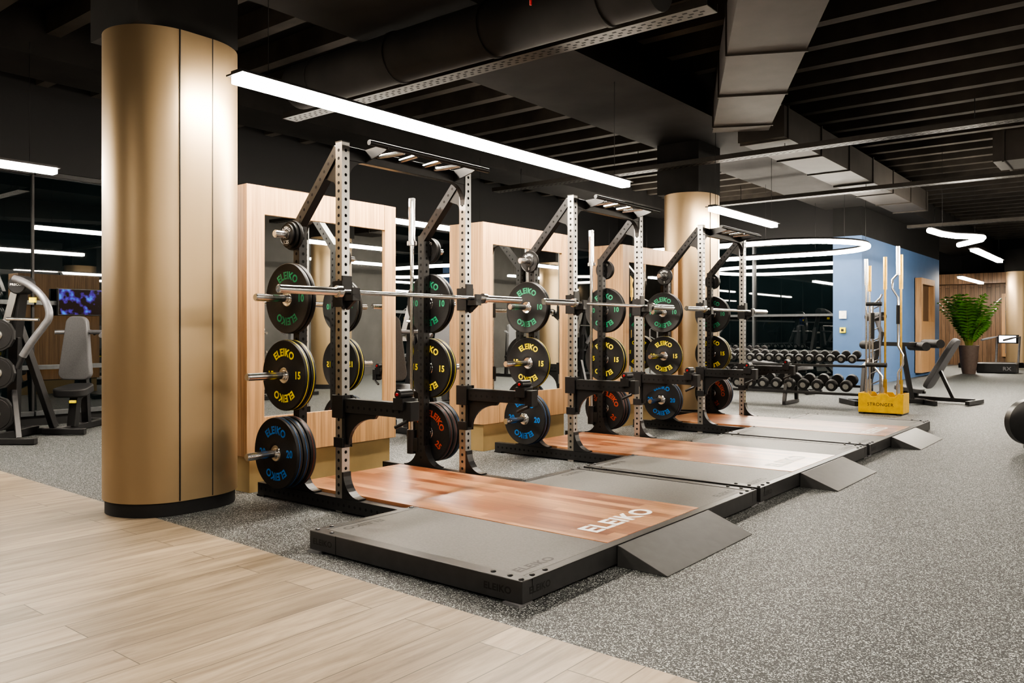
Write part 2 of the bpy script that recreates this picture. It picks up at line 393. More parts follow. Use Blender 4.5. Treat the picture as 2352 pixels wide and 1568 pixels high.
part(r, 'cable', B().tube([(0, -.3, .05), (0, -.3, 1.35)], .0025, 6), ['blackmatte'])

# ================================================================== COLUMNS
def stadium(R, h, n=24):
    p = []
    for k in range(n+1): a = math.pi*k/n; p.append((R*math.cos(a), h+R*math.sin(a)))
    for k in range(n+1): a = math.pi+math.pi*k/n; p.append((R*math.cos(a), -h+R*math.sin(a)))
    return p
r = root('column', 'rounded bronze clad column with black base', 'column', (-4.94, 2.715, 0), group='bronze clad columns')
CT = 2.93
part(r, 'base', B().prism(stadium(.315, .08), 0, .085, 'XY', 0, True), ['blackmatte'])
part(r, 'cladding', B().prism(stadium(.33, .08), .085, CT, 'XY', 0, True), ['bronze'])
for yy in (-.13, .085):
    part(r, 'seam', B().box(.3265 if abs(yy) < .1 else .316, .3315 if abs(yy) < .1 else .3325, yy-.003, yy+.003, .09, CT), ['blackmatte'])
part(r, 'upper_shaft', B().box(-.33, .27, -.36, .30, CT, 3.598), ['beam'])
col = r
copy_tree(col, (-4.94, 10.12, 0)); copy_tree(col, (3.0, 10.3, 0)); copy_tree(col, (3.0, 2.7, 0)); copy_tree(col, (3.0, 17.8, 0))
copy_tree(col, (-3.35, 29.2, 0))  # added column, stands in for one reflected in the back mirror

# ================================================================== MIRROR CABINETS
r = root('mirror_cabinet', 'oak framed mirror cabinet on a brass plinth', 'cabinet', (-4.85, 3.89, 0), group='oak mirror cabinets')
hw = .69
b = B(); b.box(-.42, -.022, -hw, hw, .25, 2.117)
part(r, 'body', b, ['cabwood'], .003)
b = B(); b.box(-.022, 0, -hw, -hw+.14, .25, 2.117); b.box(-.022, 0, hw-.12, hw, .25, 2.117)
b.box(-.022, 0, -hw+.14, hw-.12, 1.92, 2.117); b.box(-.022, 0, -hw+.14, hw-.12, .25, .517)
part(r, 'mirror_frame', b, ['cabwood'], .002)
part(r, 'mirror', B().box(-.021, -.016, -hw+.14, hw-.12, .517, 1.92), ['mirror'])
part(r, 'plinth', B().box(-.40, -.03, -hw+.04, hw-.04, 0, .25), ['brass'], .002)
for yy in (6.36, 8.85): copy_tree(r, (-4.85, yy, 0))

# ================================================================== RACK
def holes(b, cx, cy, hw_, z0, z1, m=1, step=.05, rad=.0105):
    z = z0
    while z < z1:
        for (nx, ny) in ((1,0),(-1,0),(0,1),(0,-1)):
            vs = []
            for k in range(10):
                a = 2*math.pi*k/10; u = rad*math.cos(a); w = rad*math.sin(a)
                vs.append((cx+nx*(hw_+.0008)+abs(ny)*u, cy+ny*(hw_+.0008)+abs(nx)*u, z+w))
            b.add(vs, [tuple(range(10))], m)
        z += step
W = .565; RX = -.42
def make_rack(loc):
    r = root('squat_rack', 'black and steel half rack with plate storage pegs', 'squat rack', loc, group='squat racks')
    for sy in (-1, 1):
        y = sy*W
        b = B(); b.box(-.03, .03, y-.03, y+.03, .001, 2.27); holes(b, 0, y, .03, .12, 2.24)
        u = part(r, 'front_upright', b, ['steel', 'hole'], 0, 'brushed steel upright with bolt holes')
        part(u, 'end_cap', B().box(-.032, .032, y-.032, y+.032, 2.27, 2.276), ['black'])
        b = B(); b.box(RX-.03, RX+.03, y-.03, y+.03, .091, 1.83); holes(b, RX, y, .03, .16, 1.8)
        part(r, 'rear_upright', b, ['black', 'hole'])
        b = B(); b.beam((-.02, y, 2.235), (RX, y, 1.80), .058, .062)
        for k in range(1, 10):
            t = k/10; cx = -.02+(RX+.02)*t; cz = 2.235-.435*t
            for sd in (-1, 1):
                b.add([(cx+.01*math.cos(a), y+sd*.0298, cz+.01*math.sin(a)) for a in [2*math.pi*q/10 for q in range(10)]], [tuple(range(10))], 1)
        part(r, 'diagonal_brace', b, ['black', 'hole'])
        pl = [(-.03, 2.2), (-.03, 1.90)]
        for k in range(9):
            a = math.radians(k*45/8); pl.append((-.03-.10+.10*math.cos(a)-.0, 1.98+.10*math.sin(a)-.02))
        pl.append((-.17, 2.07))
        part(r, 'brace_gusset', B().prism(pl, y-.02, y+.02), ['black'])
        b = B(); b.box(-.84, .568, y-.032, y+.032, .012, .09)
        for k in range(26):
            cx = -.80+k*.05
            for sd in (-1, 1):
                b.add([(cx+.01*math.cos(a), y+sd*.0328, .05+.01*math.sin(a)) for a in [2*math.pi*q/10 for q in range(10)]], [tuple(range(10))], 1)
        part(r, 'base_rail', b, ['black', 'hole'])
        part(r, 'foot_pad', B().box(-.84, -.76, y-.04, y+.04, 0, .012), ['blackmatte'])
        part(r, 'foot_pad', B().box(.44, .54, y-.04, y+.04, 0, .012), ['blackmatte'])
        for (gx, sg) in ((.03, 1), (RX+.03, 1), (RX-.03, -1)):
            pl = [(gx, .092), (gx+sg*.15, .092)]
            pl += [(gx+sg*(.15-.138*math.sin(math.radians(a))), .10+.15*(1-math.cos(math.radians(a)))) for a in range(0, 91, 10)]
            pl.append((gx, .25))
            part(r, 'foot_gusset', B().prism(pl, y-.03, y+.03, sm=False), ['black'])
        for z in (.342, .83, 1.32, 1.725):
            L = .36 if z < 1 else (.30 if z < 1.5 else .16); y0 = y+sy*.031
            b = B(); b.tube([(RX, y0+sy*.008, z), (RX, y0+sy*L, z)], .0245, 18); b.tube([(RX, y0+sy*L, z), (RX, y0+sy*(L+.006), z)], .020, 18)
            p = part(r, 'storage_peg', b, ['chrome'])
            part(p, 'peg_flange', B().box(RX-.035, RX+.035, min(y0, y0+sy*.008), max(y0, y0+sy*.008), z-.045, z+.045), ['black'])
        b = B(); b.box(.031, .046, y-.036, y+.036, 1.25, 1.45); b.box(.046, .13, y-.03, y+.03, 1.295, 1.334); b.box(.114, .13, y-.03, y+.03, 1.334, 1.375)
        b.box(-.046, .046, y+.031, y+.041, 1.26, 1.42); b.box(-.046, .046, y-.041, y-.031, 1.26, 1.42); b.box(-.046, -.031, y-.04, y+.04, 1.26, 1.42)
        b.prism([(.046, 1.295), (.12, 1.295), (.046, 1.24)], y-.012, y+.012)
        part(r, 'bar_hook', b, ['black'], .002)
        b = B(); b.box(.031, .62, y-.028, y+.028, .615, .69)
        pl = [(.04, .42), (.04, .615), (.32, .615), (.30, .59)] + [(.30-.23*math.sin(math.radians(a)), .59-.17*(1-math.cos(math.radians(a)))) for a in range(10, 91, 10)]
        b.prism(pl, y-.012, y+.012)
        b.box(-.05, .05, y+.031, y+.043, .58, .72); b.box(-.05, .05, y-.043, y-.031, .58, .72); b.box(-.05, -.031, y-.03, y+.03, .58, .72); b.box(.031, .045, y-.025, y+.025, .40, .72)
        b.box(-.04, .047, y+.031, y+.038, .40, .46); b.box(-.04, .047, y-.038, y-.031, .40, .46); b.box(-.04, -.031, y-.031, y+.031, .40, .46)
        a_ = part(r, 'spotter_arm', b, ['black'], .002)
        b = B(); b.box(.06, .60, y-.03, y+.03, .69, .70); part(a_, 'arm_cushion', b, ['blackmatte'])
        bb = B()
        for k in range(11):
            cx = .08+k*.05
            for sd in (-1, 1):
                bb.add([(cx+.009*math.cos(q), y+sd*.0285, .65+.009*math.sin(q)) for q in [2*math.pi*j/10 for j in range(10)]], [tuple(range(10))], 0)
        part(a_, 'arm_hole', bb, ['hole'])
        b = B(); b.box(.50, .58, y-.05, y+.05, .66, .73); b.tube([(.54, y-.05, .75), (.54, y+.05, .75)], .028, 14); b.tube([(.60, y-.03, .60), (.52, y-.05, .56)], .012, 8)
        b.box(.57, .63, y-.035, y+.035, .60, .71)
        c_ = part(a_, 'band_clamp', b, ['black'], .003)
        part(c_, 'clamp_knob', B().lathe([(.0, -.060), (.008, -.060), (.010, -.055), (.008, -.05), (.0, -.05)], 14, 'Y', c=(.54, y, .75)), ['redknob'])
    b = B(); b.box(-.025, .025, -W+.03, W-.03, 2.165, 2.25); part(r, 'crossbeam', b, ['black'], .002)
    for sy in (-1, 1):
        pl = [(sy*(W-.031), 2.165), (sy*(W-.031), 2.02)] + [(sy*(W-.031-.13*(1-math.cos(math.radians(a)))), 2.035+.13*math.sin(math.radians(a))) for a in range(0, 91, 10)]
        part(r, 'corner_gusset', B().prism(pl, -.02, .02, 'YZ'), ['black'])
    b = B(); b.tube([(.22, -.545, 2.245), (.22, .565, 2.245)], .0165, 14)
    p = part(r, 'pull_up_bar', b, ['black'])
    for yy in (-.40, .42):
        part(p, 'bar_bracket', B().prism([(.025, 2.17), (.025, 2.25), (.21, 2.262), (.235, 2.25), (.235, 2.23), (.20, 2.215)], yy-.005, yy+.005), ['black'])
    for ya, yb in ((-.30, -.24), (-.12, -.12), (.10, .10), (.22, .28)):
        part(r, 'grip_handle', B().tube([(.026, ya, 2.222), (.205, yb, 2.238)], .014, 12), ['chrome'])
    b = B(); b.lathe([(.037, .18), (.037, .36), (.030, .36), (.030, .19), (0, .19), (0, .18)], 20, 'Z', c=(-.53, .549, 0)); b.box(-.51, -.451, .53, .57, .2, .3)
    part(r, 'bar_holder', b, ['black'])
    return r
rackY = [3.83, 6.34, 8.85]
racks = [make_rack((-3.93, rackY[0], 0))]
for y in rackY[1:]: racks.append(copy_tree(racks[0], (-3.93, y, 0)))

# ================================================================== BARBELLS
def make_barbell(L, label, loc, rot=(0,0,0), sl=.415, grp='barbells on racks'):
    r = root('barbell', label, 'barbell', loc, group=grp); r.rotation_euler = rot
    h = L/2
    part(r, 'shaft', B().tube([(0, -h+sl, 0), (0, h-sl, 0)], .014, 14), ['chrome'])
    for s_ in (-1, 1):
        i = s_*(h-sl); o = s_*h
        b = B(); b.lathe([(.0141, i-s_*.03), (.037, i-s_*.03), (.037, i), (.0255, i+s_*.002), (.0255, o-s_*.004), (.022, o), (.012, o), (.012, o-s_*.003), (0, o-s_*.003)], 22, 'Y')
        part(r, 'sleeve', b, ['chrome'])
    return r
bar = make_barbell(2.2, 'chrome barbell resting on the rack hooks', (-3.85, 3.84, 1.3485))
for y in (6.35, 8.86): copy_tree(bar, (-3.85, y, 1.3485))
vb = make_barbell(1.93, 'chrome barbell stored upright behind the rack', (-4.46, rackY[0]+.549, .195+.965), (math.radians(90), 0, 0), .33, 'barbells stored upright')
for y in rackY[1:]: copy_tree(vb, (-4.46, y+.549, .195+.965))

# ================================================================== PLATES
def make_plate(R, t, col, num, colword, rimcol=None, words='ELEIKO'):
    r = root('weight_plate', 'black bumper plate with %s lettering' % colword, 'weight plate')
    k = R/.225
    big_ = R > .15
    h0, h1 = (.32, .36) if big_ else (.50, .54)
    prof = [(.052*k, 0), (R*h0, 0), (R*h1, .004), (R*.93, .004), (R*.96, .001), (R*.985, .001), (R, .006), (R, t-.006), (R*.985, t-.001), (R*.96, t-.001), (R*.93, t-.004), (R*h1, t-.004), (R*h0, t), (.052*k, t)]
    part(r, 'disc', B().lathe(prof, 56, 'Y', closed=True), ['plate'])
    ri = .0255
    if big_: pr = [(ri, -.003), (.03, -.003), (.034, .001), (.048, -.001), (.0519, .002), (.0519, t-.002), (.048, t+.001), (.034, t-.001), (.03, t+.003), (ri, t+.003)]
    else: pr = [(ri, -.001), (.052*k, -.001), (.052*k, t+.001), (ri, t+.001)]
    part(r, 'hub', B().lathe(pr, 32, 'Y', closed=True), ['chrome'], 0, 'chrome centre hub')
    b = B()
    if big_:
        for sd in (1, -1):
            o = (0, .0032 if sd == 1 else t-.0032, 0); xd = (sd, 0, 0)
            put_text(b, words, .066, o, xd, (0,0,1), .95, .035, 0, .145)
            put_text(b, words, .066, o, xd, (0,0,1), .95, .035, 0, .145, math.pi)
            put_text(b, num, .064, (sd*.140, o[1], 0), xd, (0,0,1), .95, .035)
            put_text(b, num, .064, (-sd*.140, o[1], 0), xd, (0,0,1), .95, .035)
    else:
        for sd in (1, -1):
            o = (0, -.0008 if sd == 1 else t+.0008, 0); xd = (sd, 0, 0)
            put_text(b, words, .026, o, xd, (0,0,1), 1.1, .03, 0, R*.62)
            put_text(b, num, .03, (0, o[1], -R*.68), xd, (0,0,1), 1.0, .03)
    part(r, 'lettering', b, [col])
    b = B()
    if rimcol:
        w = .004 if rimcol == 'yellow' else .0016
        y0 = t/2-w/2
        b.lathe([(R-.002, y0), (R+.0009, y0), (R+.0009, y0+w), (R-.002, y0+w)], 56, 'Y', closed=True)
        part(r, 'rim_stripe', b, [rimcol])
    return r
T = {}
T['25'] = (make_plate(.225, .045, 'red', '25', 'red', 'red'), .045)
T['20'] = (make_plate(.225, .045, 'blue', '20', 'blue', 'blue'), .045)
T['15'] = (make_plate(.225, .040, 'yellow', '15', 'yellow', 'yellow'), .040)
T['10'] = (make_plate(.225, .028, 'green', '10', 'green'), .028)
T['5'] = (make_plate(.095, .024, 'white', '5', 'white'), .024)
T['2.5'] = (make_plate(.085, .020, 'white', '2.5', 'white'), .020)
T['1.25'] = (make_plate(.070, .016, 'white', '1.25', 'white'), .016)
used = set()
def place_plate(kind, loc, ry, grp, rz=0):
    t = T[kind][0]
    if kind not in used: used.add(kind); o = t; o.location = loc; o.rotation_euler = (0, ry, rz)
    else: o = copy_tree(t, loc, (0, ry, rz))
    o['group'] = grp
    return o
for ri_, ry_ in enumerate(rackY):
    stacksL = {.342: ['20', '20'], .83: ['15'], 1.32: ['10', '10'], 1.725: ['5', '2.5', '1.25'] if ri_ == 0 else ['5']}
    if ri_ == 0: stacksL[.342] = ['25', '20', '20']; stacksL[.83] = ['15', '15']
    stacksR = {.342: ['25', '25', '20'], .83: ['15', '15'], 1.32: ['10', '10'], 1.725: ['5', '5']}
    for side, st in ((-1, stacksL), (1, stacksR)):
        for z, lst in st.items():
            off = W+.031+.008+.004
            for k in lst:
                t = T[k][1]
                y = ry_+side*off
                yy = y-t if side < 0 else y
                rot = random.uniform(-.04, .04)
                if k == '25': rot = .9+random.uniform(-.3, .3)
                place_plate(k, (-3.93+RX, yy, z), rot, 'plates on the %s rack' % ('first', 'second', 'third')[ri_])
                off += t+.0062 if z < 1.5 else t+.003

# ================================================================== PLATFORMS
def make_platform(y0):
    yc = y0+1.22
    r = root('lifting_platform', 'low black steel lifting platform with oak center', 'lifting platform', (-2.68, yc, 0), group='lifting platforms')
    X0 = -3.36+2.68; X1 = -2.0+2.68; H = .105; w = .49
    b = B()
    b.box(X0, X1, -1.22, -1.15, .012, H); b.box(X0, X1, 1.15, 1.22, .012, H)
    b.box(X1-.05, X1, -1.15, 1.15, .012, H)
    b.box(X0, X0+.05, -1.15, -w-.002, .012, H); b.box(X0, X0+.05, w+.002, 1.15, .012, H)
    part(r, 'frame', b, ['frame'], .003)
    for sy in (-1, 1):
        for x in (X0+.005, X1-.09): part(r, 'leveling_foot', B().box(x, x+.085, sy*1.19-.045, sy*1.19+.045, 0, .012), ['grayframe'])
    for sy in (-1, 1):
        ya, yb = sorted((sy*1.147, sy*(w+.002)))
        m_ = part(r, 'rubber_mat', B().box(X0+.053, X1-.053, ya, yb, .02, H-.002), ['mat'], .002)
        b = B()
        put_text(b, 'ELEIKO', .066, (X1-.11, -.99+.0 if sy < 0 else .98, H-.0012), (0, 1, 0), (-1, 0, 0), 1.2, .03)
        put_text(b, 'ELEIKO', .066, (X0+.11, -.96 if sy < 0 else .98, H-.0012), (0, -1, 0), (1, 0, 0), 1.2, .03)
        part(m_, 'embossed_lettering', b, ['matdark'])
    wb = part(r, 'oak_board', B().box(-4.50+2.68, X1-.052, -w, w, .03, H+.001), ['padwood'], .001)
    b = B(); put_text(b, 'ELEIKO', .165, (-2.245+2.68, -.06, H+.0018), (0, 1, 0), (-1, 0, 0), 1.12, .035)
    part(wb, 'printed_lettering', b, ['white'])
    part(r, 'board_support', B().box(-4.50+2.68, X0-.002, -w+.01, w-.01, 0, .03), ['blackmatte'])
    b = B()
    put_text(b, 'ELEIKO', .040, (X1+.0006, -1.10, .055), (0, 1, 0), (0, 0, 1), 1.1, .03)
    put_text(b, 'ELEIKO', .040, (X1-.13, -1.2206, .055), (1, 0, 0), (0, 0, 1), 1.1, .03)
    put_text(b, 'ELEIKO', .040, (X0+.10, -1.2206, .055), (1, 0, 0), (0, 0, 1), 1.1, .03)
    part(r, 'frame_lettering', b, ['matdark'])
    for xj in (X0+.20,):
        part(r, 'frame_joint', B().box(xj, xj+.004, -1.2208, -1.2198, .012, H), ['hole'])
    bolt = None
    pos = []
    for sy in (-1, 1):
        pos += [(X0+.02, sy*1.185), (X0+.13, sy*1.185), (X1-.02, sy*1.20), (X1-.09, sy*1.185), (X1-.18, sy*1.185), (X0+.025, sy*(w+.04)), (X0+.025, sy*1.10), (X1-.025, sy*1.12), (X1-.025, sy*1.03)]
    for x, y in pos:
        if bolt is None:
            bolt = part(r, 'bolt', B().lathe([(.012, 0), (.012, .004), (.007, .007), (.0, .007)], 12, 'Z'), ['black'], loc=(x, y, H))
        else:
            c = bolt.copy(); COL.objects.link(c); c.parent = r; c.location = (x, y, H)
    b = B(); b.prism([(X1+.002, 0), (X1+.002, .1), (X1+.012, .1), (X1+.265, .004), (X1+.265, 0)], -w, w+.0)
    part(r, 'ramp', b, ['ramp'], .002)
    return r
p0 = make_platform(2.58)
for y0 in (5.08, 7.60): copy_tree(p0, (-2.68, y0+1.22, 0))

# ================================================================== DUMBBELL RACK + DUMBBELLS
DX0, DX1, DY = -5.62, -3.28, 12.1
r = root('dumbbell_rack', 'black steel two tier dumbbell rack', 'dumbbell rack', ((DX0+DX1)/2, DY, 0))
hx = (DX1-DX0)/2
for x in (-hx, 0.02, hx-.05):
    b = B(); b.beam((x+.025, 0, .03), (x+.025, .6, .03), .05, .05); b.beam((x+.025, .02, .05), (x+.025, .18, .62), .05, .05); b.beam((x+.025, .55, .05), (x+.025, .5, .70), .05, .05)
    b.beam((x+.025, .16, .60), (x+.025, .52, .70), .05, .05); b.beam((x+.025, .04, .2), (x+.025, .52, .3), .05, .05)
    part(r, 'end_frame', b, ['black'], .003)
for z, yy in ((.185, .02), (.28, .40), (.585, .14), (.665, .40)):
    part(r, 'shelf_rail', B().box(-hx, hx, yy, yy+.07, z, z+.035), ['black'], .003)
def make_db(R, L, label):
    r = root('dumbbell', label, 'dumbbell')
    part(r, 'handle', B().tube([(0, -L*.32, 0), (0, L*.32, 0)], .016, 12), ['chrome'])
    for s_ in (-1, 1):
        a, c = s_*L*.27, s_*L*.5
        b = B(); b.lathe([(0, a), (R*.85, a), (R, a+s_*.012), (R, c-s_*.012), (R*.9, c), (R*.55, c), (R*.55, c-s_*.004), (0, c-s_*.004)], 28, 'Y')
        h = part(r, 'head', b, ['plate'])
        part(h, 'end_badge', B().lathe([(0, c-s_*.0035), (R*.5, c-s_*.0035), (R*.5, c-s_*.001), (0, c-s_*.001)], 24, 'Y'), ['steel'])
    return r
big = None; small = None
for i in range(10):
    x = DX0+.24+i*.205; loc = (x, DY+.26, .352)
    if big is None: big = make_db(.083, .38, 'round black dumbbell on the rack'); big.location = loc; big['group'] = 'dumbbells on the lower tier'; o = big
    else: o = copy_tree(big, loc)
    o.rotation_euler = (math.radians(14), 0, 0)
for i in range(14):
    x = DX0+.16+i*.153; loc = (x, DY+.30, .735)
    if small is None: small = make_db(.062, .30, 'small round black dumbbell on the rack'); small.location = loc; small['group'] = 'dumbbells on the upper tier'; o = small
    else: o = copy_tree(small, loc)
    o.rotation_euler = (math.radians(14), 0, 0)
r2 = copy_tree(r, (-7.2, 15.6, 0)); r2['label'] = 'black steel dumbbell rack beside the glazing'
for i in range(10): o = copy_tree(big, (-7.2-hx+.24+i*.205, 15.86, .352)); o['group'] = 'dumbbells beside the glazing'
for i in range(14): o = copy_tree(small, (-7.2-hx+.16+i*.153, 15.9, .735)); o['group'] = 'dumbbells beside the glazing'

# ================================================================== BAR STAND
SX, SY = -2.90, 11.7
r = root('bar_storage_stand', 'golden yellow floor stand holding upright bars', 'bar stand', (SX, SY, 0))
b = B(); pl = [(-.28, .02), (.28, .02), (.28, .28), (.22, .28), (.19, .24), (.11, .24), (.08, .28), (-.02, .28), (-.05, .24), (-.12, .24), (-.15, .28), (-.28, .28)]
b.prism(pl, -.17, -.155); b.prism(pl, .155, .17)
b.box(-.28, -.265, -.155, .155, .02, .28); b.box(.265, .28, -.155, .155, .02, .28); b.box(-.265, .265, -.155, .155, .02, .05)
part(r, 'tray_body', b, ['gold'], .003)
for x in (-.2, 0, .2):
    for y in (-.08, .08): part(r, 'holder_tube', B().lathe([(.034, .05), (.034, .25), (.028, .25), (.028, .055)], 18, 'Z', c=(x, y, 0)), ['gold'])
for x in (-.24, .24): part(r, 'foot', B().box(x-.03, x+.03, -.18, .18, 0, .02), ['black'])
b = B(); put_text(b, 'STRONGER', .062, (0, -.1706, .13), (1,0,0), (0,0,1), 1.0, 0.0); part(r, 'lettering', b, ['matdark'])
def vbar(name, x, y, top, segs, label):
    r = root(name, label, 'bar', (SX+x, SY+y, .056), group='bars in the storage stand')
    for nm, pts, rad, mt in segs: part(r, nm, B().tube(pts, rad, 12), [mt])
Z = lambda a, b_, x=0: [(x, 0, a), (x, 0, b_)]
vbar('straight_bar', -.2, -.08, 0, [('sleeve', Z(0, .4), .025, 'chrome'), ('shaft', Z(.4, 1.68), .014, 'chrome'), ('sleeve', Z(1.68, 2.03), .025, 'chrome')], 'chrome straight bar standing in the stand')
vbar('straight_bar', 0, .08, 0, [('sleeve', Z(0, .4), .025, 'goldmetal'), ('shaft', Z(.4, 1.62), .014, 'goldmetal'), ('sleeve', Z(1.62, 2.06), .025, 'goldmetal')], 'gold straight bar standing in the stand')
vbar('straight_bar', .2, .08, 0, [('sleeve', Z(0, .4), .025, 'goldmetal'), ('shaft', Z(.4, 1.62), .014, 'goldmetal'), ('sleeve', Z(1.62, 2.08), .025, 'goldmetal')], 'gold straight bar standing in the stand')
vbar('straight_bar', -.2, .08, 0, [('sleeve', Z(0, .4), .025, 'chrome'), ('shaft', Z(.4, 1.6), .014, 'chrome'), ('sleeve', Z(1.6, 1.95), .025, 'goldmetal')], 'chrome bar with a gold upper sleeve')
vbar('curl_bar', .2, -.08, 0, [('sleeve', Z(0, .35), .025, 'chrome'), ('shaft', [(0,0,.35), (0,0,.50), (.06,0,.62), (.06,0,.74), (-.0,0,.86), (-.0,0,1.15), (.0,0,1.5), (-.07,0,1.62), (-.07,0,1.74), (0,0,1.82)], .014, 'chrome'), ('sleeve', Z(1.8, 2.18), .025, 'chrome'), ('grip', [(.0, 0, 1.15), (.0, 0, 1.40)], .024, 'blackmatte')], 'chrome zigzag curl bar standing in the stand')
vbar('curl_bar', 0, -.08, 0, [('sleeve', Z(0, .3), .025, 'chrome'), ('shaft', [(0,0,.3), (0,0,.45), (-.12,0,.6), (-.12,0,.75), (-.12,0,1.4), (-.02,0,1.5), (0,0,1.55)], .014, 'chrome'), ('grip', [(-.12,0,.95), (-.12,0,1.30)], .026, 'blackmatte'), ('grip', [(-.2, 0, 1.42), (.0, 0, 1.42)], .026, 'blackmatte'), ('grip', [(-.2, 0, .60), (.06, 0, .60)], .03, 'blackmatte')], 'chrome multi grip bar with black foam grips')
r = root('ladder_rack', 'tall slim gray accessory ladder beside the stand', 'accessory rack', (SX-.22, SY+.42, 0))
for x in (-.07, .07): part(r, 'post', B().tube([(x, 0, .03), (x, 0, 1.55)], .013, 10), ['grayframe'])
for k in range(9): part(r, 'rung', B().tube([(-.07, 0, .2+k*.15), (.07, -.0, .27+k*.15)], .009, 8), ['grayframe'])
part(r, 'base', B().box(-.15, .15, -.15, .15, 0, .03), ['black'], .004)

# ================================================================== BENCHES / MACHINES
def rounded_pad(L, w0, w1, t):
    pl = []
    n = 6; r_ = min(w0, w1)*.35
    for (cx, cy, rr, a0) in ((L/2-r_, w1/2-r_, r_, 0), (-L/2+r_, w0/2-r_, r_, 90), (-L/2+r_, -w0/2+r_, r_, 180), (L/2-r_, -w1/2+r_, r_, 270)):
        for k in range(n+1):
            a = math.radians(a0+90*k/n); pl.append((cx+rr*math.cos(a), cy+rr*math.sin(a)))
    return B().prism(pl, -t/2, t/2, 'XY', 0, True)
def make_bench(loc, rz, label, tilt=50, h0=.45):
    r = root('weight_bench', label, 'bench', loc, rz)
    part(r, 'seat', rounded_pad(.42, .3, .26, .07), ['gray'], .012, loc=(-.30, 0, h0-.01), rot=(0, math.radians(8), 0))
    t = math.radians(tilt); part(r, 'backrest', rounded_pad(.88, .3, .26, .075), ['gray'], .012, loc=(-.05+.47*math.cos(t), 0, h0+.47*math.sin(t)), rot=(0, -t, 0))
    b = B(); b.beam((-.55, 0, .06), (.65, 0, .06), .06, .06); b.beam((-.55, -.2, .04), (-.55, .2, .04), .06, .06); b.beam((.65, -.3, .04), (.65, .3, .04), .06, .06)
    b.beam((-.2, 0, .08), (-.2, 0, h0-.03), .06, .06); b.beam((.35, 0, .08), (-.05+.42*math.cos(t), 0, h0-.07+.42*math.sin(t)), .05, .05)
    b.beam((-.42, 0, h0-.06), (-.06, 0, h0-.05), .05, .04)
    part(r, 'frame', b, ['black'], .004)
    for yy in (-.215, .215): part(r, 'wheel', B().lathe([(0, -.015), (.05, -.015), (.05, .015), (0, .015)], 18, 'Y', c=(-.55, yy, .05)), ['blackmatte'])
    return r
bench = make_bench((-2.80, 14.0, 0), math.radians(-10), 'gray adjustable weight bench raised to an incline', 60, .20)
make_bench((-5.3, 14.6, 0), math.radians(170), 'gray flat weight bench near the dumbbell rack', 8)
r = root('back_extension_bench', 'black back extension bench with roller pads', 'exercise machine', (-3.2, 13.2, 0), math.radians(38))
b = B(); b.beam((-.6, 0, .05), (.55, 0, .05), .07, .07); b.beam((-.6, -.3, .04), (-.6, .3, .04), .07, .07); b.beam((.55, -.3, .04), (.55, .3, .04), .07, .07)
b.beam((-.35, 0, .08), (-.1, 0, 1.1), .06, .06); b.beam((.35, 0, .08), (.2, 0, .9), .06, .06); b.beam((-.15, 0, .92), (.65, 0, .90), .06, .06)
part(r, 'frame', b, ['black'], .004)
for x, z in ((-.2, 1.33), (-.28, .9), (.45, .88), (.66, .92)): part(r, 'roller_pad', B().tube([(x, -.24, z), (x, .24, z)], .065, 18), ['blackmatte'])
part(r, 'support_arm', B().beam((-.1, 0, 1.05), (-.2, 0, 1.33), .05, .05).tube([(-.2, -.3, 1.33), (-.2, .3, 1.33)], .015, 10), ['grayframe'])

CR = math.radians(38.5)
def bez(a, b_, c, d, n=18):
    a, b_, c, d = map(Vector, (a, b_, c, d)); return [((1-t)**3)*a+3*((1-t)**2)*t*b_+3*(1-t)*t*t*c+t**3*d for t in [i/n for i in range(n+1)]]
def press_machine(loc, rz, label):
    r = root('plate_loaded_press', label, 'exercise machine', loc, rz)
    b = B(); b.beam((-.35, -.35, .035), (.30, -.35, .035), .07, .06); b.beam((-.4, .5, .035), (.1, .5, .035), .07, .06); b.beam((-.2, -.35, .05), (-.2, .5, .05), .08, .08)
    b.beam((-.2, .1, .08), (-.14, .05, 1.05), .10, .09); b.beam((-.14, .05, 1.03), (-.04, 0, 1.58), .09, .08); b.beam((-.13, 0, .5), (.12, -.33, .05), .05, .05)
    b.beam((-.12, .05, 1.2), (.0, .5, .07), .07, .07)
    part(r, 'frame', b, ['black'], .006)
    b = B(); b.lathe([(0, -.09), (.085, -.09), (.095, -.08), (.095, .08), (.085, .09), (0, .09)], 26, 'Y', c=(-.03, -.03, 1.58)); part(r, 'pivot_housing', b, ['blackmatte'])
    b = B(); put_text(b, 'PRECOR', .032, (-.03, -.1205, 1.58), (1,0,0), (0,0,1), 1.1, .02); part(r, 'lettering', b, ['white'])
    a_ = part(r, 'press_arm', B().tube(bez((-.05, -.13, 1.64), (.22, -.16, 1.58), (.42, -.17, 1.30), (.29, -.18, 1.18))+bez((.28, -.18, 1.16), (.2, -.2, 1.05), (.15, -.2, .98), (.08, -.2, .86))[1:], .036, 14), ['grayframe'])
    part(a_, 'handle', B().tube([(-.08, -.2, 1.235), (.24, -.2, 1.225)], .017, 12), ['chrome'])
    part(a_, 'grip', B().tube([(.10, -.2, .90), (.03, -.2, .74)], .026, 12), ['blackmatte'])
    b = B(); b.beam((-.1, -.03, 1.5), (-.2, -.03, 1.12), .05, .07); b.lathe([(0, -.2), (.025, -.2), (.025, 0), (0, 0)], 16, 'Y', c=(-.2, 0, 1.07)); b.beam((-.2, 0, 1.15), (-.2, 0, .98), .06, .06)
    part(r, 'storage_peg', b, ['steel'])
    part(r, 'storage_peg', B().tube([(-.2, 0, .69), (-.2, -.2, .69)], .025, 14), ['steel']); part(r, 'storage_peg', B().tube([(-.22, 0, .28), (-.22, -.2, .28)], .025, 14), ['steel'])
    part(r, 'logo_badge', B().box(.10, .16, -.13, -.10, 1.40, 1.45), ['yellow'])
    return r
MA = (-9.05, 3.41, 0)
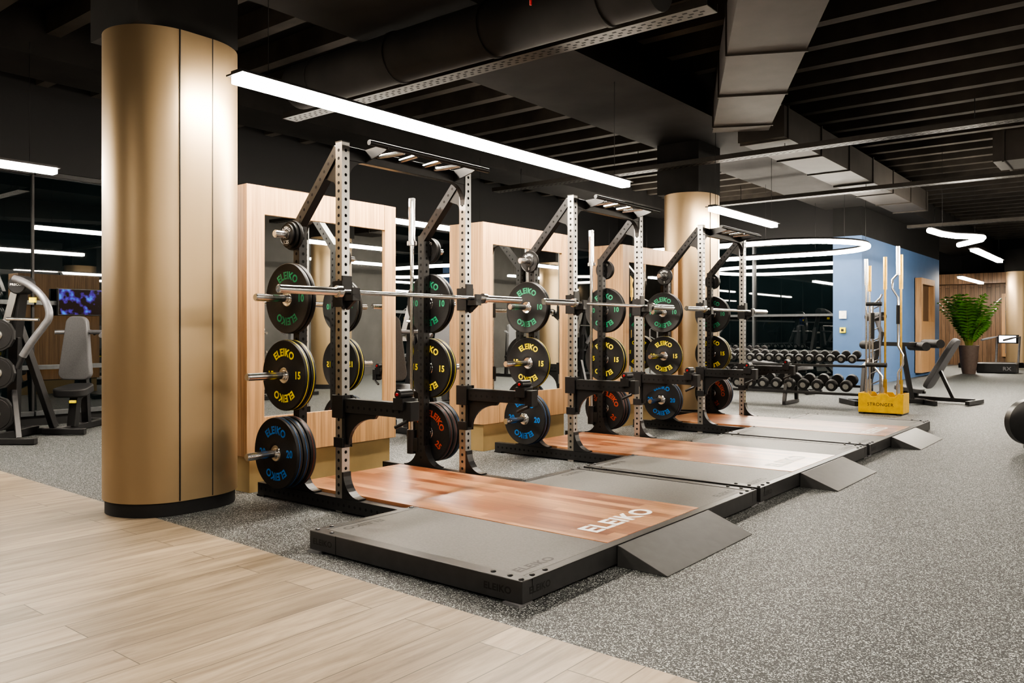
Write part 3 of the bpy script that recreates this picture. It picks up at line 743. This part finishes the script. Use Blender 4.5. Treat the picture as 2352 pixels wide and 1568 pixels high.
pm = press_machine(MA, CR, 'black plate loaded press machine with gray arm')
def make_gp(R, num):
    r = root('weight_plate', 'dark gray ribbed weight plate on press machine', 'weight plate')
    n = 12; pl = [(R*math.cos(2*math.pi*k/n+.26), R*math.sin(2*math.pi*k/n+.26)) for k in range(n)]
    b = B(); b.prism(pl, 0, .035); b.lathe([(R*.55, -.004), (R*.85, -.004), (R*.85, 0), (R*.55, 0)], 30, 'Y')
    part(r, 'disc', b, ['plate'], .004); part(r, 'hub', B().lathe([(.0265, -.006), (.045, -.006), (.045, .041), (.0265, .041)], 24, 'Y', closed=True), ['steel'])
    b = B(); put_text(b, num, .05, (.0, -.005, -R*.7), (1,0,0), (0,0,1), 1, .02); part(r, 'lettering', b, ['white'])
    return r
def loc_in(base, rz, p):
    v = Matrix.Rotation(rz, 4, 'Z') @ Vector(p); return (base[0]+v.x, base[1]+v.y, base[2]+v.z)
gp = make_gp(.165, '15'); gp2 = make_gp(.18, '20')
gp.location = loc_in(MA, CR, (-.2, -.15, 1.07)); gp.rotation_euler = (0, 0, CR)
c = copy_tree(gp, loc_in(MA, CR, (-.2, -.15, .69))); c.rotation_euler = (0, .8, CR)
gp2.location = loc_in(MA, CR, (-.22, -.15, .28)); gp2.rotation_euler = (0, 1.4, CR)
def seat_machine(loc, rz, label):
    r = root('seated_press_machine', label, 'exercise machine', loc, rz)
    part(r, 'backrest', rounded_pad(.72, .36, .24, .08), ['gray'], .015, loc=(-.05, -.02, .92), rot=(0, math.radians(-86), math.radians(90)))
    part(r, 'seat', rounded_pad(.38, .36, .3, .09), ['blackmatte'], .015, loc=(.05, -.24, .46), rot=(0, math.radians(-8), math.radians(90)))
    b = B(); b.beam((.03, -.25, .06), (.04, -.2, .42), .09, .09); b.beam((0, .1, .06), (-.04, .06, 1.25), .08, .07); b.beam((0, -.5, .04), (0, .55, .04), .08, .07)
    b.beam((-.2, .5, .04), (.35, .5, .04), .07, .07); b.beam((-.15, -.5, .04), (.3, -.5, .04), .06, .06); b.beam((.04, -.2, .35), (0, .12, .5), .07, .06)
    part(r, 'frame', b, ['black'], .006)
    part(r, 'side_arm', B().tube([(-.28, -.05, 1.1), (-.15, 0, 1.1), (-.02, .05, 1.12), (.12, 0, 1.1), (.3, -.1, 1.1), (.34, -.25, 1.06)], .024, 12), ['grayframe'])
    part(r, 'adjust_knob', B().box(.07, .13, -.40, -.36, .33, .36), ['yellow'], .004)
    return r
sm = seat_machine((-9.54, 4.17, 0), CR, 'seated press machine with gray padded backrest')
for (src, x, y, a, lab) in (
    (sm, -6.6, 6.2, 80, 'seated press machine between the mirror cabinets'),
    (pm, -7.6, 7.6, 20, 'black plate loaded press machine beside the windows'),
    (sm, -8.6, 9.2, 30, 'seated press machine beside the windows'),
    (pm, -8.2, 10.6, 60, 'black plate loaded press machine beside the windows'),
    (sm, -7.4, 12.6, -60, 'seated press machine near the dumbbells'),
    (pm, -6.5, 13.9, 20, 'black plate loaded press machine near the glazing'),
    (pm, -9.3, 14.2, 10, 'black plate loaded press machine near the glazing'),
    (pm, 1.9, 7.6, -80, 'black plate loaded press machine beyond the walkway'),
    (sm, 2.2, 8.8, -90, 'seated press machine beyond the walkway'),
    (pm, 4.6, 9.6, -80, 'black plate loaded press machine beyond the walkway'),
    (sm, 4.8, 11.6, -90, 'seated press machine beyond the walkway'),
    (pm, 2.2, 13.6, -80, 'black plate loaded press machine beyond the walkway'),
    (sm, 2.6, 15.4, -90, 'seated press machine beyond the walkway'),
    (pm, 3.0, 20.4, -80, 'black plate loaded press machine beyond the walkway')):
    o = copy_tree(src, (x, y, 0), (0, 0, math.radians(a))); o['label'] = lab

r = root('screen_reflection', 'small glowing panel imitating a purple screen reflected in the window', 'screen_reflection', (XW+.06, 4.46, 1.46))  # glowing panel stands in for a screen's reflection in the window glass
part(r, 'backing', B().box(-.02, .03, -.27, .27, -.16, .16), ['black'], .004); part(r, 'display', B().box(.03, .034, -.26, .26, -.15, .15), ['screen'])

r = root('flywheel_trainer', 'black exercise trainer with round flywheel housing', 'exercise machine', (-.93, 8.85, 0), math.radians(38))
part(r, 'flywheel_housing', B().lathe([(0, -.06), (.17, -.06), (.21, -.04), (.21, .04), (.17, .06), (0, .06)], 36, 'Y', c=(0, 0, .27)), ['black'])
part(r, 'frame', B().beam((0, .0, .30), (.5, 0, .10), .08, .1).beam((.1, -.2, .03), (.1, .2, .03), .07, .06).beam((.9, -.2, .03), (.9, .2, .03), .07, .06).beam((.1, 0, .04), (.9, 0, .06), .07, .07).beam((.12, 0, .3), (.1, 0, .5), .06, .06), ['blackmatte'], .005)
part(r, 'pad', rounded_pad(.34, .2, .2, .05), ['gray'], .01, loc=(.16, 0, .53))

# plant
r = root('potted_palm', 'lush green palm in a tall brown pot', 'plant', (-3.85, 23.9, 0))
part(r, 'pot', B().lathe([(0, 0), (.15, 0), (.20, .3), (.24, .74), (.22, .74), (.19, .68), (0, .68)], 32), ['pot'])
part(r, 'soil', B().lathe([(0, .685), (.19, .682)], 24), ['soil'])
fo = B(); st = B()
for k in range(42):
    a = k*2.4+random.uniform(-.2, .2); el = random.uniform(1.2, 1.54); L = random.uniform(.6, 1.4)
    p = Vector((.06*math.cos(a), .06*math.sin(a), .7)); d = Vector((math.cos(a)*math.cos(el), math.sin(a)*math.cos(el), math.sin(el)))
    pts = [p.copy()]
    for i in range(14):
        p = p+d*L/14; d = (d+Vector((math.cos(a)*.015, math.sin(a)*.015, -.012-.006*i))).normalized(); pts.append(p.copy())
    st.tube(pts, .006, 5, rs=[.009*(1-i/18) for i in range(15)])
    side = Vector((-math.sin(a), math.cos(a), 0))
    for i in range(3, 15):
        ll = .20*math.sin(math.pi*(i-2)/15)+.06
        t = (pts[i]-pts[i-1]).normalized()
        for s_ in (-1, 1):
            e = pts[i]+(side*s_*.8+t*.5+Vector((0,0,-.35))).normalized()*ll
            w = t*.028
            mid = (pts[i]+e)/2+Vector((0,0,.02))
            fo.add([pts[i]-w*.4, mid-w, e, mid+w, pts[i]+w*.4], [(0,1,2,3,4)])
part(r, 'foliage', fo, ['leaf']); part(r, 'frond_stem', st, ['stem'])

r = root('treadmill', 'treadmill with a bright white console screen', 'treadmill', (-3.75, 27.0, 0), math.radians(60))
part(r, 'deck', B().box(-.9, .8, -.38, .38, .05, .2), ['black'], .02); part(r, 'belt', B().box(-.85, .6, -.25, .25, .2, .206), ['blackmatte'])
for s_ in (-1, 1): part(r, 'handrail', B().tube([(.6, s_*.35, .2), (.66, s_*.35, .95), (.3, s_*.35, .9), (.0, s_*.35, .85)], .03, 10), ['grayframe'])
part(r, 'console', B().box(.62, .70, -.3, .3, .75, 1.0), ['black'], .01); part(r, 'display', B().box(.61, .62, -.26, .26, .78, .97), ['whitescreen'])
r = root('jump_box', 'low black plyometric box with gray lettering', 'jump box', (-3.35, 25.0, 0))
part(r, 'body', B().box(-.45, .45, -.3, .3, 0, .26), ['black'], .02)
b = B(); put_text(b, 'RX', .13, (.25, -.3006, .12), (1,0,0), (0,0,1), 1.1, .03); part(r, 'lettering', b, ['grayframe'])
r = root('wall_mirror', 'large wood framed wall mirror', 'mirror', (-2.6, 29.96, 0))
part(r, 'mirror_frame', B().box(-1.3, 1.9, -.02, .03, .3, .4).box(-1.3, 1.9, -.02, .03, 2.2, 2.3).box(-1.3, -1.2, -.02, .03, .4, 2.2).box(1.8, 1.9, -.02, .03, .4, 2.2), ['cabwood'])
part(r, 'mirror', B().box(-1.2, 1.8, 0, .02, .4, 2.2), ['mirror'])

# ================================================================== WORLD + CAMERA
w = bpy.data.worlds.new('night'); S.world = w; w.use_nodes = True
w.node_tree.nodes['Background'].inputs[0].default_value = (0.02, 0.025, 0.04, 1); w.node_tree.nodes['Background'].inputs[1].default_value = 0.3
cam = bpy.data.cameras.new('camera'); co = bpy.data.objects.new('camera', cam); COL.objects.link(co)
co.location = (0, 0, 1.112); co.rotation_euler = (math.radians(90), 0, math.radians(38.5))
cam.sensor_width = 36; cam.lens = 1866/2352*36; cam.shift_y = -24/2352; cam.clip_end = 200
S.camera = co
